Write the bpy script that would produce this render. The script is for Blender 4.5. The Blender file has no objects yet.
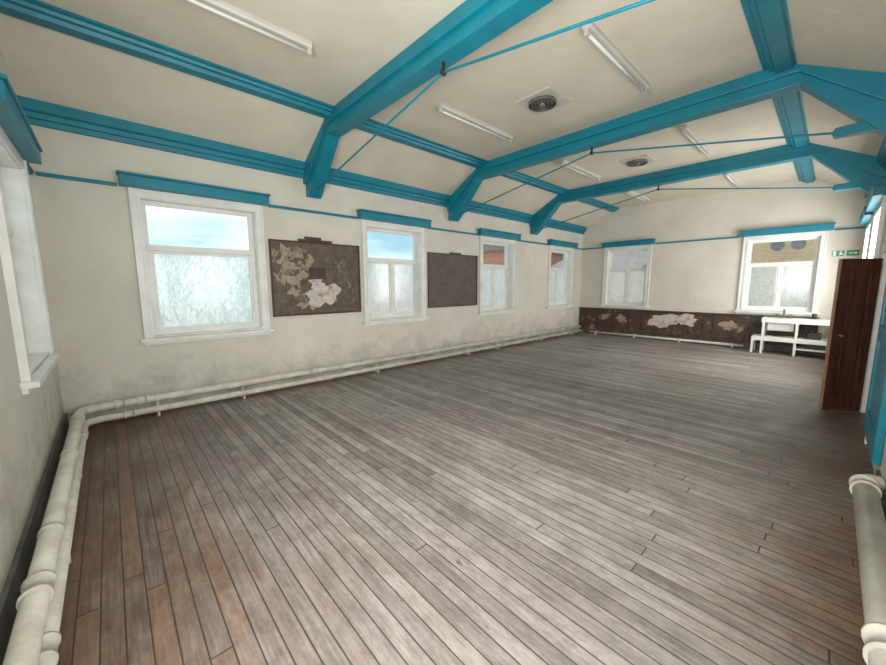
import bpy, bmesh, math, random
from mathutils import Vector, Matrix
random.seed(4)
H=1.5
Xl,Xf,Yw,Yr=-.467,10.946,5.405,-.366
ZC=3.68; YB,YC=4.511,.527
sc=bpy.context.scene
sc.view_settings.view_transform='Standard'
sc.view_settings.look='None'

# ---------------------------------------------------------------- materials
def newmat(name):
    m=bpy.data.materials.new(name); m.use_nodes=True
    nt=m.node_tree; nt.nodes.clear()
    out=nt.nodes.new('ShaderNodeOutputMaterial')
    return m,nt,out
def N(nt,t,**kw):
    n=nt.nodes.new(t)
    for k,v in kw.items():
        if k.startswith('i_'):
            key=k[2:]; key=int(key) if key.isdigit() else key.replace('_',' ')
            n.inputs[key].default_value=v
        else: setattr(n,k,v)
    return n
def L(nt,a,b): nt.links.new(a,b)
def c4(c): return (c[0],c[1],c[2],1)
def mat(name,c1,c2=None,scale=3.,rough=.6,bump=0.,bscale=30.,lo=.35,hi=.65,stretch=(1,1,1),metal=0.,detail=6):
    m,nt,out=newmat(name)
    b=N(nt,'ShaderNodeBsdfPrincipled',i_Roughness=rough,i_Metallic=metal)
    tc=N(nt,'ShaderNodeTexCoord'); mp=N(nt,'ShaderNodeMapping'); mp.inputs['Scale'].default_value=stretch
    L(nt,tc.outputs['Object'],mp.inputs[0])
    if c2 is None: c2=tuple(x*.85 for x in c1)
    n=N(nt,'ShaderNodeTexNoise',i_Scale=scale,i_Detail=detail,i_Roughness=.6); L(nt,mp.outputs[0],n.inputs['Vector'])
    r=N(nt,'ShaderNodeValToRGB'); r.color_ramp.elements[0].position=lo; r.color_ramp.elements[1].position=hi
    r.color_ramp.elements[0].color=c4(c2); r.color_ramp.elements[1].color=c4(c1)
    L(nt,n.outputs['Fac'],r.inputs[0]); L(nt,r.outputs[0],b.inputs['Base Color'])
    if bump:
        n2=N(nt,'ShaderNodeTexNoise',i_Scale=bscale,i_Detail=4); L(nt,mp.outputs[0],n2.inputs['Vector'])
        bp=N(nt,'ShaderNodeBump',i_Strength=bump,i_Distance=.01); L(nt,n2.outputs['Fac'],bp.inputs['Height']); L(nt,bp.outputs[0],b.inputs['Normal'])
    L(nt,b.outputs[0],out.inputs[0])
    return m

def wall_mat():
    m,nt,out=newmat('cream_plaster')
    b=N(nt,'ShaderNodeBsdfPrincipled',i_Roughness=.75)
    g=N(nt,'ShaderNodeNewGeometry'); sp=N(nt,'ShaderNodeSeparateXYZ'); L(nt,g.outputs['Position'],sp.inputs[0])
    n=N(nt,'ShaderNodeTexNoise',i_Scale=1.1,i_Detail=8,i_Roughness=.62); L(nt,g.outputs['Position'],n.inputs['Vector'])
    r=N(nt,'ShaderNodeValToRGB'); e=r.color_ramp.elements
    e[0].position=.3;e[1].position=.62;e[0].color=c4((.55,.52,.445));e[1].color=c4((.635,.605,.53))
    L(nt,n.outputs['Fac'],r.inputs[0])
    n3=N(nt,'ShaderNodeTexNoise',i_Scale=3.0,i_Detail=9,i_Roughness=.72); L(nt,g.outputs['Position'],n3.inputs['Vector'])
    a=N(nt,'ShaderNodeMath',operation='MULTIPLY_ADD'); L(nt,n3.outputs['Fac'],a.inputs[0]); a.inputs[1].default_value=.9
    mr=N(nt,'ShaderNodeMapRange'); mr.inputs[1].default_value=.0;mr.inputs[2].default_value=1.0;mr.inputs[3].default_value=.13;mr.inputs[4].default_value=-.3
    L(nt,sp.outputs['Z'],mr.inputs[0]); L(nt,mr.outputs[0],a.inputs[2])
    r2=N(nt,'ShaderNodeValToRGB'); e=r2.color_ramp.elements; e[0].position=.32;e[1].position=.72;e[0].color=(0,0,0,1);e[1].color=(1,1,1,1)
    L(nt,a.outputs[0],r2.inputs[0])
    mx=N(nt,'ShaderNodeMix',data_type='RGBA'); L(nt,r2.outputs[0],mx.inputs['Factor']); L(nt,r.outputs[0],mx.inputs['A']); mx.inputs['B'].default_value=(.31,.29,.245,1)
    L(nt,mx.outputs['Result'],b.inputs['Base Color'])
    n2=N(nt,'ShaderNodeTexNoise',i_Scale=14.,i_Detail=6); L(nt,g.outputs['Position'],n2.inputs['Vector'])
    bp=N(nt,'ShaderNodeBump',i_Strength=.25,i_Distance=.02); L(nt,n2.outputs['Fac'],bp.inputs['Height']); L(nt,bp.outputs[0],b.inputs['Normal'])
    L(nt,b.outputs[0],out.inputs[0]); return m

def floor_mat():
    m,nt,out=newmat('worn_floorboards')
    b=N(nt,'ShaderNodeBsdfPrincipled')
    g=N(nt,'ShaderNodeNewGeometry'); sp=N(nt,'ShaderNodeSeparateXYZ'); L(nt,g.outputs['Position'],sp.inputs[0])
    def M(op,a,bv=None,cv=None):
        n=N(nt,'ShaderNodeMath',operation=op)
        for i,x in enumerate((a,bv,cv)):
            if x is None: continue
            if isinstance(x,(int,float)): n.inputs[i].default_value=x
            else: L(nt,x,n.inputs[i])
        return n.outputs[0]
    def noise(scale,detail,rough,vec,dist=0.):
        n=N(nt,'ShaderNodeTexNoise',i_Scale=scale,i_Detail=detail,i_Roughness=rough,i_Distortion=dist); L(nt,vec,n.inputs['Vector']); return n.outputs['Fac']
    pos=g.outputs['Position']
    bx=M('MULTIPLY',sp.outputs['X'],1/.082); idx=M('FLOOR',bx); fx=M('FRACT',bx)
    wn=N(nt,'ShaderNodeTexWhiteNoise',noise_dimensions='1D'); L(nt,idx,wn.inputs['W'])
    by=M('MULTIPLY_ADD',wn.outputs['Value'],7.3,M('MULTIPLY',sp.outputs['Y'],1/2.9)); jdx=M('FLOOR',by); fy=M('FRACT',by)
    cb=N(nt,'ShaderNodeCombineXYZ'); L(nt,idx,cb.inputs[0]); L(nt,jdx,cb.inputs[1])
    wb=N(nt,'ShaderNodeTexWhiteNoise',noise_dimensions='2D'); L(nt,cb.outputs[0],wb.inputs['Vector'])
    gx=N(nt,'ShaderNodeCombineXYZ'); L(nt,M('MULTIPLY',sp.outputs['X'],60.),gx.inputs[0]); L(nt,M('MULTIPLY',sp.outputs['Y'],3.0),gx.inputs[1]); L(nt,M('MULTIPLY',wb.outputs['Value'],50.),gx.inputs[2])
    gn=noise(1.,8,.7,gx.outputs[0])
    t=M('ADD',M('MULTIPLY',wb.outputs['Value'],.32),M('MULTIPLY',gn,.82))
    rg=N(nt,'ShaderNodeValToRGB'); e=rg.color_ramp.elements
    e[0].position=.28;e[1].position=.85;e[0].color=(.155,.132,.116,1);e[1].color=(.43,.395,.365,1)
    L(nt,t,rg.inputs[0])
    rb=N(nt,'ShaderNodeValToRGB'); e=rb.color_ramp.elements
    e[0].position=.28;e[1].position=.85;e[0].color=(.075,.042,.028,1);e[1].color=(.25,.16,.11,1)
    L(nt,t,rb.inputs[0])
    n1=noise(1.3,6,.6,pos)
    zx=M('MULTIPLY_ADD',sp.outputs['X'],-.75,.60)
    zy=M('MULTIPLY_ADD',sp.outputs['Y'],-1.1,.30)
    zw=M('MULTIPLY_ADD',sp.outputs['Y'],1.2,-6.2)
    zone=M('ADD',M('MAXIMUM',M('MAXIMUM',zx,zy),zw),M('MULTIPLY_ADD',n1,1.6,-.78))
    zone=M('ADD',zone,M('MULTIPLY_ADD',wb.outputs['Value'],.45,-.22))
    zr=N(nt,'ShaderNodeMapRange'); zr.inputs[1].default_value=-.05; zr.inputs[2].default_value=.7; L(nt,zone,zr.inputs[0])
    mx=N(nt,'ShaderNodeMix',data_type='RGBA'); L(nt,zr.outputs[0],mx.inputs['Factor']); L(nt,rg.outputs[0],mx.inputs['A']); L(nt,rb.outputs[0],mx.inputs['B'])
    # scuffs, elongated a little along the boards
    sv=N(nt,'ShaderNodeCombineXYZ'); L(nt,M('MULTIPLY',sp.outputs['X'],1.6),sv.inputs[0]); L(nt,M('MULTIPLY',sp.outputs['Y'],.7),sv.inputs[1])
    n4=noise(6.,10,.82,sv.outputs[0])
    sr=N(nt,'ShaderNodeValToRGB'); e=sr.color_ramp.elements; e[0].position=.36;e[1].position=.64;e[0].color=(.62,.605,.59,1);e[1].color=(1.14,1.14,1.14,1)
    L(nt,n4,sr.inputs[0])
    ml=N(nt,'ShaderNodeMix',data_type='RGBA',blend_type='MULTIPLY'); ml.inputs['Factor'].default_value=1; L(nt,mx.outputs['Result'],ml.inputs['A']); L(nt,sr.outputs[0],ml.inputs['B'])
    n5=noise(1.1,7,.65,pos,.4)
    s5=N(nt,'ShaderNodeValToRGB'); e=s5.color_ramp.elements; e[0].position=.36;e[1].position=.6;e[0].color=(.80,.78,.76,1);e[1].color=(1.03,1.03,1.03,1)
    L(nt,n5,s5.inputs[0])
    m5=N(nt,'ShaderNodeMix',data_type='RGBA',blend_type='MULTIPLY'); m5.inputs['Factor'].default_value=1; L(nt,ml.outputs['Result'],m5.inputs['A']); L(nt,s5.outputs[0],m5.inputs['B'])
    st=N(nt,'ShaderNodeCombineXYZ'); L(nt,M('MULTIPLY',sp.outputs['X'],13.),st.inputs[0]); L(nt,M('MULTIPLY',sp.outputs['Y'],5.),st.inputs[1])
    n6=noise(1.,4,.55,st.outputs[0])
    stf=N(nt,'ShaderNodeMapRange'); stf.inputs[1].default_value=.69; stf.inputs[2].default_value=.77; stf.inputs[4].default_value=.7; L(nt,n6,stf.inputs[0])
    gap=M('MAXIMUM',M('MAXIMUM',M('LESS_THAN',fx,.05),M('GREATER_THAN',fx,.97)),M('LESS_THAN',fy,.0025))
    md=N(nt,'ShaderNodeMix',data_type='RGBA'); L(nt,M('MAXIMUM',M('MULTIPLY',gap,.82),stf.outputs[0]),md.inputs['Factor']); L(nt,m5.outputs['Result'],md.inputs['A']); md.inputs['B'].default_value=(.03,.022,.018,1)
    L(nt,md.outputs['Result'],b.inputs['Base Color'])
    L(nt,M('MULTIPLY_ADD',n4,.35,.33),b.inputs['Roughness'])
    b.inputs['Specular IOR Level'].default_value=.45
    hgt=M('ADD',M('MULTIPLY',gap,-1.),M('ADD',M('MULTIPLY',gn,.5),M('MULTIPLY',wb.outputs['Value'],.3)))
    bp=N(nt,'ShaderNodeBump',i_Strength=.5,i_Distance=.004); L(nt,hgt,bp.inputs['Height']); L(nt,bp.outputs[0],b.inputs['Normal'])
    L(nt,b.outputs[0],out.inputs[0]); return m

def clear_glass():
    m,nt,out=newmat('clear_glass')
    t=N(nt,'ShaderNodeBsdfTransparent'); t.inputs[0].default_value=(.93,.97,.97,1)
    gl=N(nt,'ShaderNodeBsdfGlossy',i_Roughness=.02)
    mx=N(nt,'ShaderNodeMixShader'); mx.inputs[0].default_value=.06
    L(nt,t.outputs[0],mx.inputs[1]); L(nt,gl.outputs[0],mx.inputs[2]); L(nt,mx.outputs[0],out.inputs[0]); return m
def frosted_glass():
    m,nt,out=newmat('obscured_glass')
    g=N(nt,'ShaderNodeNewGeometry')
    mp=N(nt,'ShaderNodeMapping'); mp.inputs['Scale'].default_value=(1,1,.4); mp.inputs['Rotation'].default_value=(0,.35,0); L(nt,g.outputs['Position'],mp.inputs[0])
    n=N(nt,'ShaderNodeTexNoise',i_Scale=27.,i_Detail=3,i_Roughness=.5,i_Distortion=1.5); L(nt,mp.outputs[0],n.inputs['Vector'])
    r=N(nt,'ShaderNodeValToRGB'); e=r.color_ramp.elements; e[0].position=.36;e[1].position=.62;e[0].color=(.74,.80,.79,1);e[1].color=(1,1,.975,1)
    L(nt,n.outputs['Fac'],r.inputs[0])
    t=N(nt,'ShaderNodeBsdfTranslucent'); L(nt,r.outputs[0],t.inputs[0])
    bp=N(nt,'ShaderNodeBump',i_Strength=.8,i_Distance=.01); L(nt,n.outputs['Fac'],bp.inputs['Height'])
    rf=N(nt,'ShaderNodeBsdfRefraction',i_Roughness=.16,i_IOR=1.10); L(nt,bp.outputs[0],rf.inputs['Normal']); L(nt,r.outputs[0],rf.inputs[0])
    gl=N(nt,'ShaderNodeBsdfGlossy',i_Roughness=.15)
    mx=N(nt,'ShaderNodeMixShader'); mx.inputs[0].default_value=.5
    L(nt,t.outputs[0],mx.inputs[1]); L(nt,rf.outputs[0],mx.inputs[2])
    m2=N(nt,'ShaderNodeMixShader'); m2.inputs[0].default_value=.04; L(nt,mx.outputs[0],m2.inputs[1]); L(nt,gl.outputs[0],m2.inputs[2])
    L(nt,m2.outputs[0],out.inputs[0]); return m
def brick_mat(name,c1,c2,mortar):
    m,nt,out=newmat(name)
    b=N(nt,'ShaderNodeBsdfPrincipled',i_Roughness=.85)
    g=N(nt,'ShaderNodeNewGeometry'); sp=N(nt,'ShaderNodeSeparateXYZ'); L(nt,g.outputs['Position'],sp.inputs[0])
    a=N(nt,'ShaderNodeMath',operation='ADD'); L(nt,sp.outputs['X'],a.inputs[0]); L(nt,sp.outputs['Y'],a.inputs[1])
    cb=N(nt,'ShaderNodeCombineXYZ'); L(nt,a.outputs[0],cb.inputs[0]); L(nt,sp.outputs['Z'],cb.inputs[1])
    br=N(nt,'ShaderNodeTexBrick',i_Scale=4.5,i_Color1=c4(c1),i_Color2=c4(c2),i_Mortar=c4(mortar)); L(nt,cb.outputs[0],br.inputs['Vector'])
    L(nt,br.outputs[0],b.inputs['Base Color']); L(nt,b.outputs[0],out.inputs[0]); return m
def peel_mat(name,base,base2,peel,lo,hi,scale=2.4):
    m,nt,out=newmat(name)
    b=N(nt,'ShaderNodeBsdfPrincipled',i_Roughness=.6)
    tc=N(nt,'ShaderNodeNewGeometry')
    n=N(nt,'ShaderNodeTexNoise',i_Scale=scale*2.5,i_Detail=8,i_Roughness=.75); L(nt,tc.outputs['Position'],n.inputs['Vector'])
    r=N(nt,'ShaderNodeValToRGB'); e=r.color_ramp.elements; e[0].position=.35;e[1].position=.68;e[0].color=c4(base);e[1].color=c4(base2)
    L(nt,n.outputs['Fac'],r.inputs[0])
    n2=N(nt,'ShaderNodeTexNoise',i_Scale=scale,i_Detail=10,i_Roughness=.72,i_Distortion=.6); L(nt,tc.outputs['Position'],n2.inputs['Vector'])
    r2=N(nt,'ShaderNodeValToRGB'); e=r2.color_ramp.elements; e[0].position=lo;e[1].position=hi;e[0].color=(0,0,0,1);e[1].color=(1,1,1,1)
    L(nt,n2.outputs['Fac'],r2.inputs[0])
    mx=N(nt,'ShaderNodeMix',data_type='RGBA'); L(nt,r2.outputs[0],mx.inputs['Factor']); L(nt,r.outputs[0],mx.inputs['A']); mx.inputs['B'].default_value=c4(peel)
    L(nt,mx.outputs['Result'],b.inputs['Base Color']); 
    bp=N(nt,'ShaderNodeBump',i_Strength=.4,i_Distance=.01); L(nt,r2.outputs[0],bp.inputs['Height']); L(nt,bp.outputs[0],b.inputs['Normal'])
    L(nt,b.outputs[0],out.inputs[0]); return m

WALL=wall_mat(); FLOOR=floor_mat(); GL=clear_glass(); FG=frosted_glass()
CEIL=mat('ceiling_distemper',(.63,.585,.485),(.555,.51,.41),scale=1.2,rough=.85,bump=.15,bscale=25)
TEAL=mat('teal_gloss_paint',(.002,.20,.275),(.0015,.16,.225),scale=4,rough=.42,bump=.05)
WHITE=mat('white_gloss_paint',(.76,.76,.73),(.66,.65,.61),scale=5,rough=.4)
PIPE=mat('cream_pipe_paint',(.66,.635,.56),(.48,.45,.38),scale=7,rough=.4,bump=.1,bscale=20)
BASE=mat('grey_skirting_paint',(.15,.145,.135),(.07,.065,.06),scale=4,rough=.6,bump=.3)
BASE2=mat('stained_skirting_paint',(.48,.455,.385),(.24,.22,.18),scale=3,rough=.6,lo=.3,hi=.6)
BOARD1=peel_mat('peeled_board',(.058,.041,.029),(.15,.112,.083),(.27,.22,.165),.60,.63,3.2)
BOARD2=peel_mat('dark_board',(.062,.048,.037),(.11,.088,.07),(.17,.14,.11),.66,.72)
DADO=peel_mat('stripped_dado',(.030,.016,.010),(.11,.058,.037),(.25,.16,.11),.56,.62,3.5)
PLAST=peel_mat('bare_plaster',(.42,.37,.33),(.62,.57,.51),(.36,.21,.16),.54,.60,5)
PLAST2=peel_mat('bare_plaster_tan',(.24,.19,.13),(.38,.31,.225),(.09,.065,.05),.53,.57,6)
DARKW=mat('dark_wood_edge',(.06,.04,.028),(.03,.02,.015),scale=8,rough=.5)
DOORW=mat('varnished_brown_door',(.11,.038,.021),(.05,.017,.01),scale=3,rough=.5,stretch=(8,8,.6))
DOORE=mat('bare_wood_edge',(.36,.21,.13),(.24,.13,.08),scale=6,rough=.6)
LAMP=mat('lamp_body_white',(.52,.51,.47),(.46,.44,.40),scale=3,rough=.5)
TUBE=mat('fluorescent_tube',(.66,.66,.63),(.6,.6,.57),scale=3,rough=.2)
BLACK=mat('black_metal',(.02,.02,.02),(.01,.01,.01),rough=.4)
METAL=mat('brushed_metal',(.30,.29,.26),(.2,.19,.17),rough=.35,metal=.8)
STEEL=mat('sink_steel',(.45,.45,.44),(.35,.35,.34),rough=.3,metal=.7)
GREEN=mat('exit_sign_green',(.0,.22,.09),(.0,.19,.08),rough=.4)
SIGNW=mat('sign_white',(.85,.85,.85),(.8,.8,.8),rough=.4)
BRR=brick_mat('red_brick',(.62,.20,.11),(.48,.14,.08),(.5,.42,.36))
BRY=brick_mat('buff_brick',(.74,.52,.31),(.64,.42,.24),(.55,.48,.38))
SLATE=mat('roof_slate',(.24,.20,.19),(.17,.14,.14),scale=6)
GROUND=mat('yard_paving',(.50,.49,.46),(.40,.39,.37),scale=2)
DGLASS=mat('dark_house_glass',(.10,.12,.14),(.08,.09,.1),rough=.1)
DISH=mat('dish_grey',(.22,.22,.23),(.17,.17,.18),rough=.5)
HOLLOW=mat('duct_black',(.012,.011,.01),(.01,.01,.01),rough=.8)

# ---------------------------------------------------------------- mesh builder
class MB:
    def __init__(s,jit=.0006): s.bm=bmesh.new(); s.mats=[]; s.map=lambda p:p; s.jit=jit
    def mi(s,m):
        if m not in s.mats: s.mats.append(m)
        return s.mats.index(m)
    def v(s,p): return s.bm.verts.new(s.map(Vector(p)))
    def box(s,x0,x1,y0,y1,z0,z1,m):
        i=s.mi(m); e=random.uniform(0,s.jit)
        x0+=e;x1-=e;y0+=e;y1-=e;z0+=e;z1-=e
        vs=[s.v((x,y,z)) for x in (x0,x1) for y in (y0,y1) for z in (z0,z1)]
        for q in ((0,1,3,2),(4,6,7,5),(0,4,5,1),(2,3,7,6),(0,2,6,4),(1,5,7,3)):
            f=s.bm.faces.new([vs[k] for k in q]); f.material_index=i
    def prism(s,pts,axis,a0,a1,m):
        i=s.mi(m)
        def P(p,a):
            return {'X':(a,p[0],p[1]),'Y':(p[0],a,p[1]),'Z':(p[0],p[1],a)}[axis]
        A=[s.v(P(p,a0)) for p in pts]; B=[s.v(P(p,a1)) for p in pts]
        for f in (A[::-1],B): s.bm.faces.new(f).material_index=i
        n=len(pts)
        for k in range(n):
            s.bm.faces.new([A[k],A[(k+1)%n],B[(k+1)%n],B[k]]).material_index=i
    def tube(s,pts,r,m,seg=20,caps=True,radii=None):
        i=s.mi(m); pts=[Vector(p) for p in pts]; rings=[]; up=None
        for k,p in enumerate(pts):
            a=(pts[k]-pts[k-1]).normalized() if k else None
            b=(pts[k+1]-pts[k]).normalized() if k<len(pts)-1 else None
            d=((a+b).normalized() if a and b else (a or b))
            if up is None:
                up=Vector((0,0,1)) if abs(d.z)<.9 else Vector((1,0,0))
            e1=(up-d*up.dot(d)).normalized(); e2=d.cross(e1); up=e1
            rr=radii[k] if radii else r
            rings.append([s.v(p+(e1*math.cos(t)+e2*math.sin(t))*rr) for t in [2*math.pi*j/seg for j in range(seg)]])
        for k in range(len(rings)-1):
            for j in range(seg):
                f=s.bm.faces.new([rings[k][j],rings[k][(j+1)%seg],rings[k+1][(j+1)%seg],rings[k+1][j]]); f.material_index=i; f.smooth=True
        if caps:
            s.bm.faces.new(rings[0][::-1]).material_index=i; s.bm.faces.new(rings[-1]).material_index=i
    def obj(s,name,bevel=0.,loc=None,rotz=0.,parent=None):
        bmesh.ops.recalc_face_normals(s.bm,faces=s.bm.faces)
        me=bpy.data.meshes.new(name); s.bm.to_mesh(me); s.bm.free()
        for m in s.mats: me.materials.append(m)
        o=bpy.data.objects.new(name,me); sc.collection.objects.link(o)
        if loc: o.location=loc
        o.rotation_euler[2]=rotz
        if bevel:
            b=o.modifiers.new('bevel','BEVEL'); b.width=bevel; b.segments=2; b.limit_method='ANGLE'; b.angle_limit=.7
        if parent: o.parent=parent
        return o
def arc(c,a,b,r,n=8):
    c,a,b=Vector(c),Vector(a),Vector(b)
    return [c+a*r*(1-math.sin(t))+b*r*(1-math.cos(t)) for t in [i/n*math.pi/2 for i in range(n+1)]]

# ---------------------------------------------------------------- shell
TH=.25
OPZ0,OPZ1=.90,2.50
LONGW=[(.257,1.630),(3.162,4.522),(6.113,7.422),(8.974,10.329)]
FARW=[(.157,1.497),(3.434,4.691)]
ENDW=[(.17,1.57),(3.465,4.874)]  # first window is out of view, added for the end fill lamp
RIGHT_ADDED=[(-.25,1.15),(1.40,2.80),(7.15,8.5),(9.0,10.35)]  # windows added on the camera-side wall to hold fill lamps
IN=.085
def seg_wall(mb,a0,a1,z1,ops,mapf,m):
    mb.map=mapf
    ops=sorted(ops); cur=a0
    for u0,u1,z0,zt in ops:
        if u0>cur: mb.box(cur,u0,0,TH,0,z1,m)
        if z0>0: mb.box(u0,u1,0,TH,0,z0,m)
        mb.box(u0,u1,0,TH,zt,z1,m); cur=u1
    mb.box(cur,a1,0,TH,0,z1,m)
mL=lambda p:Vector((p[0],Yw+p[1],p[2]))
mF=lambda p:Vector((Xf+p[1],p[0],p[2]))
mE=lambda p:Vector((Xl-p[1],p[0],p[2]))
mR=lambda p:Vector((p[0],Yr-p[1],p[2]))
def ops(ws): return [(a+IN,b-IN,OPZ0,OPZ1) for a,b in ws]
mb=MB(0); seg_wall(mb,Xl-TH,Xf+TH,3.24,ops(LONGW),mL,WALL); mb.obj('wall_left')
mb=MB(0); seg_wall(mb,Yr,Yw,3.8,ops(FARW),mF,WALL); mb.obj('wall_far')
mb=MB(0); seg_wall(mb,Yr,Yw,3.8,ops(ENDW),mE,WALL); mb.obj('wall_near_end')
mb=MB(0); seg_wall(mb,Xl-TH,Xf+TH,3.24,ops(RIGHT_ADDED)+[(5.2,6.38,0,1.84)],mR,WALL); mb.obj('wall_right')
mb=MB(0); mb.box(Xl-TH,Xf+TH,Yr-TH,Yw+TH,-.12,0,FLOOR); mb.obj('floor')
mb=MB(0)
prof=[(Yw+TH,3.07),(Yw,3.2),(YB,ZC),(YC,ZC),(Yr,3.2),(Yr-TH,3.07),(Yr-TH,3.25),(YC,ZC+.14),(YB,ZC+.14),(Yw+TH,3.25)]
mb.prism(prof,'X',Xl-TH,Xf+TH,CEIL); mb.obj('ceiling')

# ---------------------------------------------------------------- windows
def window(name,a,b,mapf,split=True):
    mb=MB(.001); mb.map=mapf; o0,o1=a+IN,b-IN; z0,z1=OPZ0,OPZ1
    W=WHITE
    mb.box(a,o0+.004,-.03,-.001,z0-.005,z1-.004,W); mb.box(o1-.004,b,-.03,-.001,z0-.005,z1-.004,W); mb.box(a,b,-.031,-.001,z1-.004,2.585,W)
    mb.box(a-.002,a+.022,-.045,-.02,z0-.005,2.584,W); mb.box(b-.022,b+.002,-.045,-.02,z0-.005,2.584,W)
    mb.box(o0-.02,o0+.006,-.04,-.02,z0-.005,z1,W); mb.box(o1-.006,o1+.02,-.04,-.02,z0-.005,z1,W)
    mb.box(a-.04,b+.04,-.085,-.001,z0-.045,z0-.005,W); mb.box(a-.01,b+.01,-.03,-.001,z0-.085,z0-.045,W)
    mb.box(o0+.001,o1-.001,-.02,.2,z0+.001,z0+.014,W)
    mb.box(o0+.001,o0+.012,-.01,.2,z0+.012,z1-.002,W); mb.box(o1-.012,o1-.001,-.01,.2,z0+.012,z1-.002,W); mb.box(o0+.01,o1-.01,-.01,.2,z1-.014,z1-.001,W)
    f0,f1=.10,.165; i0,i1=o0+.01,o1-.01; fw=.05
    mb.box(i0,i0+fw,f0,f1,z0+.01,z1-.01,W); mb.box(i1-fw,i1,f0,f1,z0+.01,z1-.01,W)
    mb.box(i0+.01,i1-.01,f0+.003,f1-.003,z1-.01-fw,z1-.012,W); mb.box(i0+.01,i1-.01,f0+.003,f1-.003,z0+.012,z0+.01+fw+.02,W)
    zt=1.95; mb.box(i0+.01,i1-.01,f0-.012,f1-.004,zt-.03,zt+.035,W)
    mb.box(i0+fw-.004,i1-fw+.004,.13,.136,zt+.03,z1-.01-fw+.004,GL)
    s=[(i0+fw,i1-fw)]
    if split:
        c=(i0+i1)/2; mb.box(c-.028,c+.028,f0+.002,f1-.002,z0+.05,zt,W); s=[(i0+fw,c-.028),(c+.028,i1-fw)]
    for p,q in s:
        w=.03
        mb.box(p,p+w,f0+.012,f1-.012,z0+.07,zt-.03,W); mb.box(q-w,q,f0+.012,f1-.012,z0+.07,zt-.03,W)
        mb.box(p+.004,q-.004,f0+.015,f1-.015,z0+.07,z0+.07+w,W); mb.box(p+.004,q-.004,f0+.015,f1-.015,zt-.03-w,zt-.03,W)
        mb.box(p+w-.004,q-w+.004,.13,.136,z0+.096,zt-.056,FG)
    return mb.obj(name)
def pelmet(a,b,mapf):
    mb=MB(); mb.map=mapf
    mb.box(a-.07,b+.07,-.13,-.001,2.587,2.70,TEAL); mb.box(a-.085,b+.085,-.145,-.001,2.70,2.725,TEAL)
    return mb.obj('window_pelmet',bevel=.006)
k=1
for i,(a,b) in enumerate(LONGW): window('window_%d'%k,a,b,mL,i>0); pelmet(a,b,mL); k+=1
for a,b in FARW: window('window_%d'%k,a,b,mF); pelmet(a,b,mF); k+=1
for a,b in ENDW: window('window_%d'%k,a,b,mE,False); pelmet(a,b,mE); k+=1
for a,b in RIGHT_ADDED: window('window_%d'%k,a,b,mR,False); pelmet(a,b,mR); k+=1  # added windows around the right-hand fill lamps

# ---------------------------------------------------------------- picture rail, cornice, purlins, skirting
def rail(name,a0,a1,ws,mapf):
    mb=MB(); mb.map=mapf; cur=a0
    for a,b in sorted(ws)+[(a1+.085,None)]:
        if a-.085>cur:
            mb.box(cur,a-.087,-.028,-.001,2.578,2.60,TEAL); mb.box(cur,a-.087,-.04,-.001,2.60,2.612,TEAL)
        if b is not None: cur=b+.087
    mb.obj(name)
rail('trim_1',Xl+.05,Xf-.05,LONGW,mL); rail('trim_2',Yr+.01,Yw-.01,FARW,mF); rail('trim_3',Yr+.01,Yw-.01,ENDW,mE); rail('trim_4',Xl+.05,Xf-.05,RIGHT_ADDED,mR)
for n,mp in (('trim_5',mL),('trim_6',mR)):
    mb=MB(); mb.map=mp
    mb.prism([(0,3.05),(-.035,3.055),(-.04,3.10),(-.065,3.105),(-.07,3.15),(-.105,3.165),(-.11,3.262),(0,3.205)],'X',Xl+.002,Xf-.002,TEAL)
    mb.obj(n)
for n,yc in (('trim_7',YB),('trim_8',YC)):
    mb=MB()
    pr=[(-.16,.02),(-.16,-.018),(-.12,-.022),(-.11,-.045),(-.075,-.05),(-.06,-.08),(.06,-.08),(.075,-.05),(.11,-.045),(.12,-.022),(.16,-.018),(.16,.02)]
    mb.prism([(yc+p[0],ZC+p[1]) for p in pr],'X',Xl+.002,Xf-.002,TEAL)
    mb.obj(n)
mb=MB(); mb.map=mE; mb.box(Yr+.003,Yw-.003,-.022,-.001,0,.17,BASE); mb.obj('baseboard_near_end')
mb=MB(); mb.map=mL; mb.box(Xl+.025,Xf-.02,-.02,-.001,0,.14,BASE2); mb.box(Xl+.025,Xf-.02,-.012,-.001,.14,.155,BASE2); mb.obj('baseboard_left')
mb=MB(); mb.map=mR; mb.box(Xl+.025,4.04,-.02,-.001,0,.14,BASE); mb.box(6.5,Xf-.02,-.02,-.001,0,.14,BASE); mb.obj('baseboard_right')

# ---------------------------------------------------------------- roof trusses
for X in (2.35,5.25,8.15):
    mb=MB()
    p=[(Yw-.002,2.80),(5.29,2.78),(5.22,2.84),(4.64,3.45),(.40,3.45),(-.18,2.84),(-.25,2.78),(Yr+.002,2.80),(Yr+.002,3.21),(YC,ZC+.01),(YB,ZC+.01),(Yw-.002,3.21)]
    mb.prism(p,'X',X-.09,X+.09,TEAL)
    p=[(Yw-.002,2.97),(5.35,2.97),(4.62,3.56),(.42,3.56),(-.31,2.97),(Yr+.002,2.97),(Yr+.002,3.21),(YC,ZC+.01),(YB,ZC+.01),(Yw-.002,3.21)]
    mb.prism(p,'X',X-.125,X+.125,TEAL)
    mb.prism([(Yr+.003,2.87),(.12,2.89),(.14,2.93),(.12,2.97),(Yr+.003,2.99)],'X',X-.05,X+.05,TEAL)
    nY,nZ=2.52,3.37
    for fy,fz in ((5.24,2.88),(.08,2.93)):
        mb.tube([(X,fy,fz),(X,nY,nZ)],.0105,TEAL,seg=10)
    mb.tube([(X,nY,nZ-.03),(X,nY,nZ+.09)],.013,BLACK,seg=12)
    mb.tube([(X-.025,nY,nZ),(X+.025,nY,nZ)],.022,BLACK,seg=12)
    mb.obj('roof_truss',bevel=.006)

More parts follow.
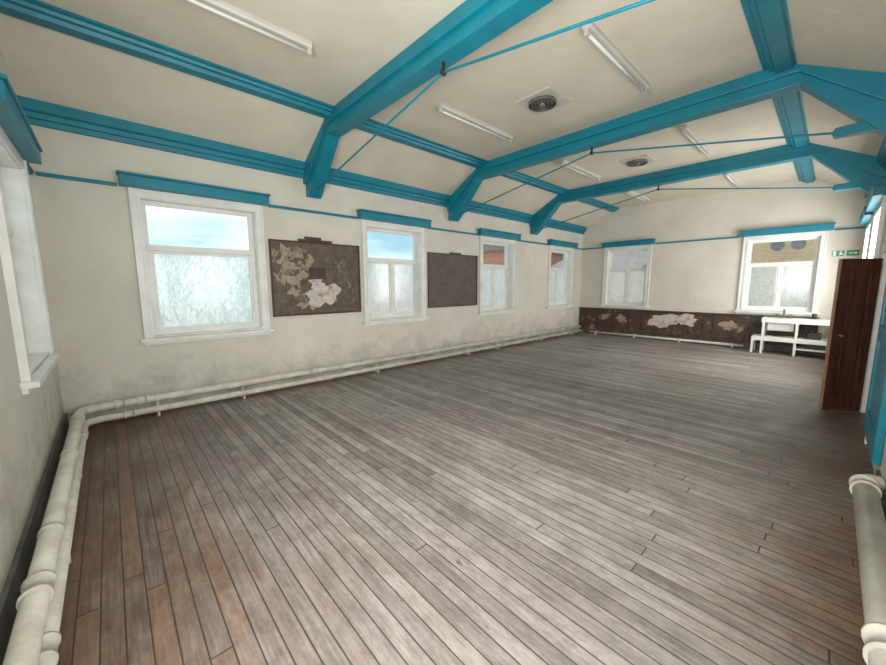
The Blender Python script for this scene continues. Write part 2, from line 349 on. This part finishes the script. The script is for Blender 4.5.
# ---------------------------------------------------------------- fluorescent battens and vents
for y in (1.605,3.434):
    for x0,x1 in ((.07,1.55),(3.133,4.565),(6.036,7.52),(8.98,10.45)):
        mb=MB()
        mb.prism([(y-.04,ZC-.001),(y-.04,ZC-.03),(y-.028,ZC-.05),(y+.028,ZC-.05),(y+.04,ZC-.03),(y+.04,ZC-.001)],'X',x0,x1,LAMP)
        for x in (x0+.02,x1-.02): mb.box(x-.02,x+.02,y-.018,y+.018,ZC-.10,ZC-.045,LAMP)
        mb.tube([(x0+.02,y,ZC-.078),(x1-.02,y,ZC-.078)],.015,TUBE,seg=14)
        mb.obj('fluorescent_light')
for x in (4.0,7.1):
    mb=MB(); y=2.56
    mb.box(x-.23,x+.23,y-.23,y+.23,ZC-.02,ZC-.001,LAMP)
    def ring(r0,r1,za,zb,m,s=36):
        i=mb.mi(m)
        A=[mb.v((x+r0*math.cos(t),y+r0*math.sin(t),za)) for t in [2*math.pi*j/s for j in range(s)]]
        B=[mb.v((x+r1*math.cos(t),y+r1*math.sin(t),zb)) for t in [2*math.pi*j/s for j in range(s)]]
        for j in range(s): f=mb.bm.faces.new([A[j],A[(j+1)%s],B[(j+1)%s],B[j]]); f.material_index=i; f.smooth=True
    mb.tube([(x,y,ZC-.026),(x,y,ZC-.018)],.165,HOLLOW,seg=36)
    for r in (.165,.125,.085):
        ring(r,r,ZC-.02,ZC-.05,METAL); ring(r,r-.014,ZC-.05,ZC-.056,METAL); ring(r-.014,r-.018,ZC-.056,ZC-.026,METAL)
    mb.tube([(x,y,ZC-.026),(x,y,ZC-.06)],.04,METAL,seg=24)
    mb.obj('ceiling_vent')

# ---------------------------------------------------------------- heating pipes
def coupling(mb,p,d,r=.055,l=.11,k=1.2):
    p=Vector(p); d=Vector(d).normalized()
    mb.tube([p-d*l/2,p-d*l*.36,p-d*l*.34,p+d*l*.34,p+d*l*.36,p+d*l/2],0,PIPE,seg=24,radii=[r*k,r*k,r*1.08,r*1.08,r*k,r*k])
mb=MB()
ux,lx=Xl+.125,Xl+.15
uy,ly=Yw-.14,Yw-.185
for (px,py,pz,R) in ((ux,uy,.205,.044),(lx,ly,.085,.038)):
    pts=[Vector((px,Yr+.15,pz))]+arc((px,py,pz),(0,-1,0),(1,0,0),.14)+[Vector((Xf-.2,py,pz))]
    mb.tube(pts,R,PIPE,seg=24)
    for cx in ((-.02,.17,2.17,4.53,7.3,9.6) if pz>.1 else (.05,2.35,4.7,7.45,9.7)):
        coupling(mb,(cx,py,pz),(1,0,0),R,.1,1.25)
    for cy in ((2.2,4.9) if pz>.1 else (1.95,4.75)):
        coupling(mb,(px,cy,pz),(0,1,0),R,.12,1.22)
for cx in (.3,1.2,3.3,5.6,6.6,8.5,10.2):
    mb.box(cx-.012,cx+.012,ly-.02,Yw-.03,.002,.045,PIPE); mb.box(cx-.012,cx+.012,uy-.02,uy+.05,.002,.165,PIPE)
    mb.tube([(cx-.015,uy,.205),(cx+.015,uy,.205)],.05,PIPE,seg=20)
for cy in (1.4,2.7,3.9):
    mb.box(ux-.02,ux+.02,cy-.012,cy+.012,.002,.165,PIPE); mb.box(Xl+.03,lx+.03,cy-.015,cy+.015,.002,.045,PIPE)
    mb.tube([(ux,cy-.015,.205),(ux,cy+.015,.205)],.05,PIPE,seg=20)
mb.obj('heating_pipes')
mb=MB()
for pz,px in ((.065,Xf-.12),):
    mb.tube([(px,5.0,pz),(px,1.3,pz)],.033,PIPE,seg=18)
for cy in (1.5,2.6,3.7,4.8): mb.box(Xf-.16,Xf-.03,cy-.02,cy+.02,.002,.1,PIPE)
mb.obj('skirting_pipes')
mb=MB()
for pz,py,R in ((.21,Yr+.105,.056),(.08,Yr+.085,.04)):
    mb.tube([(Xl+.3,py,pz),(3.45,py,pz)],R,PIPE,seg=24)
    coupling(mb,(3.42,py,pz),(1,0,0),R,.12); coupling(mb,(1.9,py,pz),(1,0,0),R,.12)
mb.tube([(3.42,Yr+.105,.21),(3.52,Yr+.105,.21),(3.55,Yr+.08,.21),(3.56,Yr+.03,.21)],.05,PIPE,seg=18)
for cx in (.5,1.6,2.8): mb.box(cx-.02,cx+.02,Yr+.03,Yr+.12,.002,.05,PIPE)
mb.obj('radiator_pipes')

# ---------------------------------------------------------------- wall boards
bl=[0]
def blob(mb,cu,cz,ru,rz,w0,w1,m,n=48,j=.25,sq=.0):
    bl[0]+=1; w0-=.0004*(bl[0]%7)
    pts=[]; ph=[random.uniform(0,6.28) for _ in range(4)]
    for k in range(n):
        t=2*math.pi*k/n
        rr=1+j*(.5*math.sin(2*t+ph[0])+.35*math.sin(5*t+ph[1])+.2*math.sin(9*t+ph[2]))+random.uniform(-.09,.09)*(j>0)
        ct,st=math.cos(t),math.sin(t)
        q=1/max(abs(ct),abs(st)) if sq else 1
        q=1+(q-1)*sq
        pts.append((cu+ru*rr*q*ct,cz+rz*rr*q*st))
    mb.prism(pts,'Y',w0,w1,m)
def board(a,b,z0,z1,mat_):
    mb=MB(); mb.map=mL
    mb.box(a,b,-.02,-.002,z0,z1,mat_)
    for u0,u1,y0,y1 in ((a,b,z0,z0+.03),(a,b,z1-.025,z1),(a,a+.025,z0,z1),(b-.025,b,z0,z1)):
        mb.box(u0,u1,-.032,-.018,y0,y1,DARKW)
    return mb
mb=board(1.69,3.10,1.06,2.15,BOARD1)
for cu,cz,ru,rz in ((1.93,1.86,.15,.17),(2.06,1.66,.12,.16),(1.82,1.62,.07,.11),(2.12,1.98,.12,.06),(1.98,1.42,.09,.07),(2.25,1.85,.06,.1)):
    blob(mb,cu,cz,ru,rz,-.0225,-.018,PLAST2,j=.6)
blob(mb,2.45,1.36,.22,.17,-.027,-.018,PLAST,j=.4,sq=.5); blob(mb,2.36,1.52,.13,.08,-.026,-.018,PLAST,j=.5)
blob(mb,2.2,1.2,.12,.06,-.0235,-.018,PLAST2,j=.6)
mb.box(2.24,2.50,-.032,-.018,1.60,1.78,DARKW)
mb.box(2.1,2.62,-.04,-.002,2.15,2.185,DARKW); mb.box(2.2,2.45,-.028,-.002,2.185,2.225,DARKW)
mb.obj('wall_board')
mb=board(4.60,6.03,1.055,2.14,BOARD2)
mb.box(5.2,5.5,-.035,-.002,2.14,2.17,DARKW)
mb.obj('wall_board')

# ---------------------------------------------------------------- stripped dado on far wall
mb=MB(); mb.map=mF
mb.box(.12,Yw-.03,-.05,-.004,.13,.77,DADO); mb.box(.12,Yw-.03,-.10,-.004,.77,.80,DARKW); mb.box(.12,Yw-.03,-.065,-.004,.13,.20,DADO); mb.box(.12,Yw-.03,-.06,-.004,.68,.71,DARKW)
for y in (.5,1.2,1.9,2.1,3.55,3.9,4.35,4.8,5.2): mb.box(y-.03,y+.03,-.066,-.04,.2,.77,DARKW)
blob(mb,3.02,.53,.34,.18,-.068,-.045,PLAST,j=.3); blob(mb,2.5,.60,.28,.12,-.069,-.045,PLAST,j=.5)
blob(mb,4.1,.52,.14,.1,-.054,-.045,PLAST2,j=.5); blob(mb,4.6,.55,.12,.09,-.054,-.045,PLAST2,j=.5); blob(mb,1.55,.5,.2,.13,-.054,-.045,PLAST2,j=.5)
mb.obj('dado_panelling')
mb=MB(); mb.map=mF; mb.box(Yr+.03,Yw-.03,-.015,-.001,0,.12,BASE); mb.obj('baseboard_far')

# ---------------------------------------------------------------- white sink bench
mb=MB(); x0,x1=10.36,10.82
mb.box(x0,x1,-.08,.98,.74,.775,WHITE); mb.box(x0,x0+.025,-.08,.98,.68,.74,WHITE)
for y in (-.06,.42,.94):
    for x in (x0+.02,x1-.04): mb.box(x-.02,x+.02,y-.02,y+.02,.001,.74,WHITE)
mb.box(x0,x1,-.08,1.12,.34,.37,WHITE); mb.box(x0,x0+.03,-.08,1.12,.28,.34,WHITE)
for x in (x0+.02,x1-.04): mb.box(x-.02,x+.02,1.08,1.12,.001,.34,WHITE)
mb.box(x0,x1,-.08,.42,.14,.165,WHITE)
mb.prism([(x0+.06,.74),(x0+.09,.52),(x0+.14,.5),(x1-.14,.5),(x1-.09,.52),(x1-.06,.74)],'Y',.47,.88,WHITE)
mb.prism([(x0+.08,.776),(x1-.08,.776),(x1-.08,.785),(x0+.08,.785)],'Y',.47,.88,STEEL)
mb.tube([(x0+.23,.68,.5),(x0+.23,.68,.43),(x0+.25,.72,.41),(x1,.74,.41)],.02,BLACK,seg=12)
mb.tube([(x1-.06,.66,.77),(x1-.06,.66,.92),(x1-.1,.66,.95),(x1-.18,.66,.92)],.016,METAL,seg=10)
for y in (.55,.77): mb.tube([(x1-.06,y,.77),(x1-.06,y,.84)],.014,METAL,seg=10); mb.tube([(x1-.06,y-.03,.84),(x1-.06,y+.03,.84)],.01,METAL,seg=8)
mb.tube([(x1-.1,.2,.77),(x1-.1,.2,.89)],.035,BLACK,seg=12)
mb.box(x0+.1,x0+.3,.06,.26,.37,.5,BLACK); mb.box(x0+.12,x0+.34,-.02,.3,.166,.26,DARKW)
mb.obj('sink_bench',bevel=.004)

# ---------------------------------------------------------------- exit sign
mb=MB(); mb.map=mF
for a,b in ((-.30,-.13),(-.10,.07)):
    mb.box(a,b,-.015,-.002,2.06,2.17,GREEN)
mb.box(-.26,-.17,-.018,-.014,2.107,2.121,SIGNW); mb.prism([(-.25,2.09),(-.285,2.114),(-.25,2.138)],'Y',-.018,-.014,SIGNW)
blob(mb,-.05,2.148,.011,.011,-.018,-.014,SIGNW,n=14,j=0)
mb.prism([(-.075,2.125),(-.03,2.13),(-.03,2.115),(-.05,2.10),(-.025,2.075),(-.035,2.07),(-.065,2.095),(-.09,2.073),(-.095,2.08),(-.075,2.105)],'Y',-.018,-.014,SIGNW)
mb.box(.01,.055,-.018,-.014,2.07,2.158,SIGNW)
mb.obj('exit_sign')

# ---------------------------------------------------------------- doorway, half-leaf door, teal panel
mb=MB(); mb.map=mR
mb.box(5.12,5.2,-.02,-.001,0,1.84,WHITE); mb.box(6.38,6.47,-.02,-.001,0,1.84,WHITE); mb.box(5.12,6.47,-.025,-.001,1.84,1.93,WHITE)
mb.box(6.365,6.379,.001,TH,0,1.84,WHITE); mb.box(5.201,5.215,.001,TH,0,1.84,TEAL)
mb.obj('door_frame')
Wd,Hd=.385,1.77
mb=MB(); t=.021
mb.box(0,Wd,-t+.009,t-.009,0,Hd,DOORW)
for a,b in ((0,.085),(Wd-.085,Wd)): mb.box(a,b,-t,t,0,Hd,DOORW)
for a,b in ((0,.2),(.78,.93),(Hd-.12,Hd)): mb.box(.085,Wd-.085,-t,t,a,b,DOORW)
for a,b in ((.2,.78),(.93,Hd-.12)):
    mb.box(.115,Wd-.115,-t+.002,t-.002,a+.035,b-.035,DOORW)
mb.box(Wd,Wd+.006,-t,t,0,Hd,DOORE)
for sgn in (1,-1):
    mb.tube([(Wd-.05,sgn*t,.9),(Wd-.05,sgn*(t+.04),.9),(Wd-.05,sgn*(t+.05),.9),(Wd-.05,sgn*(t+.075),.9)],0,METAL,seg=16,radii=[.01,.01,.018,.014])
mb.obj('door_1',bevel=.003,loc=(6.345,Yr+.025,.012),rotz=math.atan2(.30,-.235))
mb=MB(); mb.map=mR
mb.box(4.05,5.11,-.03,-.003,.17,1.98,TEAL)
for a,b in ((4.05,4.17),(4.99,5.11)): mb.box(a,b,-.045,-.028,.17,1.98,TEAL)
for a,b in ((.17,.36),(1.0,1.14),(1.86,1.98)): mb.box(4.16,5.0,-.045,-.028,a,b,TEAL)
mb.obj('teal_panelled_door')
mb=MB(0); mb.box(4.6,6.9,Yr-1.7,Yr-1.6,0,2.4,WALL); mb.box(4.5,4.6,Yr-1.7,Yr-TH,0,2.4,WALL); mb.box(6.9,7.0,Yr-1.7,Yr-TH,0,2.4,WALL); mb.obj('wall_hall')
mb=MB(0); mb.box(4.5,7.0,Yr-1.7,Yr-TH,-.12,-.001,FLOOR); mb.obj('floor_hall')
mb=MB(0); mb.box(4.5,7.0,Yr-1.7,Yr-TH,2.4,2.5,CEIL); mb.obj('ceiling_hall')

# ---------------------------------------------------------------- outside
mb=MB(); mb.box(-40,60,-40,60,-1.3,-1.2,GROUND); mb.obj('ground')
def house(name,x0,x1,y0,y1,h,rh,m,axis,wins):
    mb=MB(); mb.box(x0,x1,y0,y1,-1.2,h,m)
    if axis=='X': mb.prism([(y0-.25,h),((y0+y1)/2,h+rh),(y1+.25,h)],'X',x0-.2,x1+.2,SLATE)
    else: mb.prism([(x0-.25,h),((x0+x1)/2,h+rh),(x1+.25,h)],'Y',y0-.2,y1+.2,SLATE)
    for side,u,z in wins:
        if side=='y': mb.box(u-.5,u+.5,y0-.04,y0+.02,z,z+1.3,SIGNW); mb.box(u-.42,u+.42,y0-.06,y0,z+.08,z+1.22,DGLASS)
        else: mb.box(x0-.04,x0+.02,u-.5,u+.5,z,z+1.3,SIGNW); mb.box(x0-.06,x0,u-.42,u+.42,z+.08,z+1.22,DGLASS)
    return mb.obj(name)
house('brick_terrace',8.4,16,11.5,16,1.7,1.0,BRR,'X',[('y',13.2,.2)])
house('brick_terrace',18,30,13,18,3.6,1.4,BRR,'X',[('y',19.6,1.4),('y',22,1.4)])
house('brick_house',19,26,6.5,11.5,2.3,1.2,BRR,'Y',[('x',9.3,.5)])
bh=house('buff_house',18.5,25,-2,4.2,5.2,2,BRY,'Y',[('x',.3,.3),('x',3.2,.6)])
for y in (.95,1.5):
    mb=MB(); c=Vector((18.1,y,2.9)); i=mb.mi(DISH)
    rings=[]
    for k in range(6):
        r=.2*k/5; d=.06*(k/5)**2
        rings.append([mb.v(c+Vector((-d,r*math.cos(t),r*math.sin(t)))) for t in [2*math.pi*j/24 for j in range(24)]] if k else [mb.v(c)])
    for k in range(1,6):
        for j in range(24):
            if k==1: f=mb.bm.faces.new([rings[0][0],rings[1][j],rings[1][(j+1)%24]])
            else: f=mb.bm.faces.new([rings[k-1][j],rings[k][j],rings[k][(j+1)%24],rings[k-1][(j+1)%24]])
            f.material_index=i; f.smooth=True
    mb.tube([c,c+Vector((.2,0,-.1)),c+Vector((.4,0,-.1))],.02,METAL,seg=8)
    mb.tube([c+Vector((-.02,0,-.18)),c+Vector((-.25,0,-.05))],.012,METAL,seg=8)
    mb.obj('satellite_dish',parent=bh)

# ---------------------------------------------------------------- world + high sun for the street
w=bpy.data.worlds.new('sky'); sc.world=w; w.use_nodes=True; nt=w.node_tree; nt.nodes.clear()
o=N(nt,'ShaderNodeOutputWorld'); bg=N(nt,'ShaderNodeBackground',i_Strength=2.15)
tc=N(nt,'ShaderNodeTexCoord'); mp=N(nt,'ShaderNodeMapping'); mp.inputs['Scale'].default_value=(1.5,1.5,6); L(nt,tc.outputs['Generated'],mp.inputs[0])
n=N(nt,'ShaderNodeTexNoise',i_Scale=1.6,i_Detail=6,i_Roughness=.55); L(nt,mp.outputs[0],n.inputs['Vector'])
r=N(nt,'ShaderNodeValToRGB'); e=r.color_ramp.elements; e[0].position=.38;e[1].position=.6;e[0].color=(.27,.42,.49,1);e[1].color=(.70,.75,.77,1)
L(nt,n.outputs['Fac'],r.inputs[0]); L(nt,r.outputs[0],bg.inputs[0]); L(nt,bg.outputs[0],o.inputs[0])
sl=bpy.data.lights.new('sun','SUN'); sl.energy=3.2; sl.angle=.02; sl.color=(1,.96,.9)
so=bpy.data.objects.new('sun',sl); sc.collection.objects.link(so); so.location=(0,-5,12)
el=math.radians(76); so.rotation_euler=Vector((0,math.cos(el),-math.sin(el))).to_track_quat('-Z','Y').to_euler()

# ---------------------------------------------------------------- fill lamps set in the added windows of the camera-side and near-end walls
def area(name,loc,d,sx,sy,p,col=(1,.98,.96)):
    l=bpy.data.lights.new(name,'AREA'); l.shape='RECTANGLE'; l.size=sx; l.size_y=sy; l.energy=p; l.color=col
    ob=bpy.data.objects.new(name,l); sc.collection.objects.link(ob); ob.location=loc
    ob.rotation_euler=Vector(d).to_track_quat('-Z','Z').to_euler()
for i,(a,b) in enumerate(RIGHT_ADDED): area('fill_right',((a+b)/2,Yr-(.03 if i<2 else .085),1.7),(0,1,.2 if i<2 else 0),1.1,1.45,(44,44,75,75)[i])  # added fill lamps that brighten the room from the camera side
area('fill_end',(Xl-.03,.87,1.7),(1,0,.1),1.15,1.5,185)  # added fill lamp, out of view, brightening the length of the room

# ---------------------------------------------------------------- camera
yaw,pitch,roll=.8236,.1310,.0034
Rv=Vector((math.sin(yaw),-math.cos(yaw),0))
Fv=Vector((math.cos(yaw)*math.cos(pitch),math.sin(yaw)*math.cos(pitch),-math.sin(pitch)))
Uv=Rv.cross(Fv)
R2=Rv*math.cos(roll)-Uv*math.sin(roll); U2=Rv*math.sin(roll)+Uv*math.cos(roll)
cd=bpy.data.cameras.new('camera'); co=bpy.data.objects.new('camera',cd); sc.collection.objects.link(co)
M=Matrix((R2,U2,-Fv)).transposed().to_4x4(); M.translation=Vector((0,0,H)); co.matrix_world=M
cd.sensor_fit='HORIZONTAL'; cd.sensor_width=36; cd.lens=36*358.05/886; cd.clip_start=.02; cd.clip_end=300
sc.camera=co
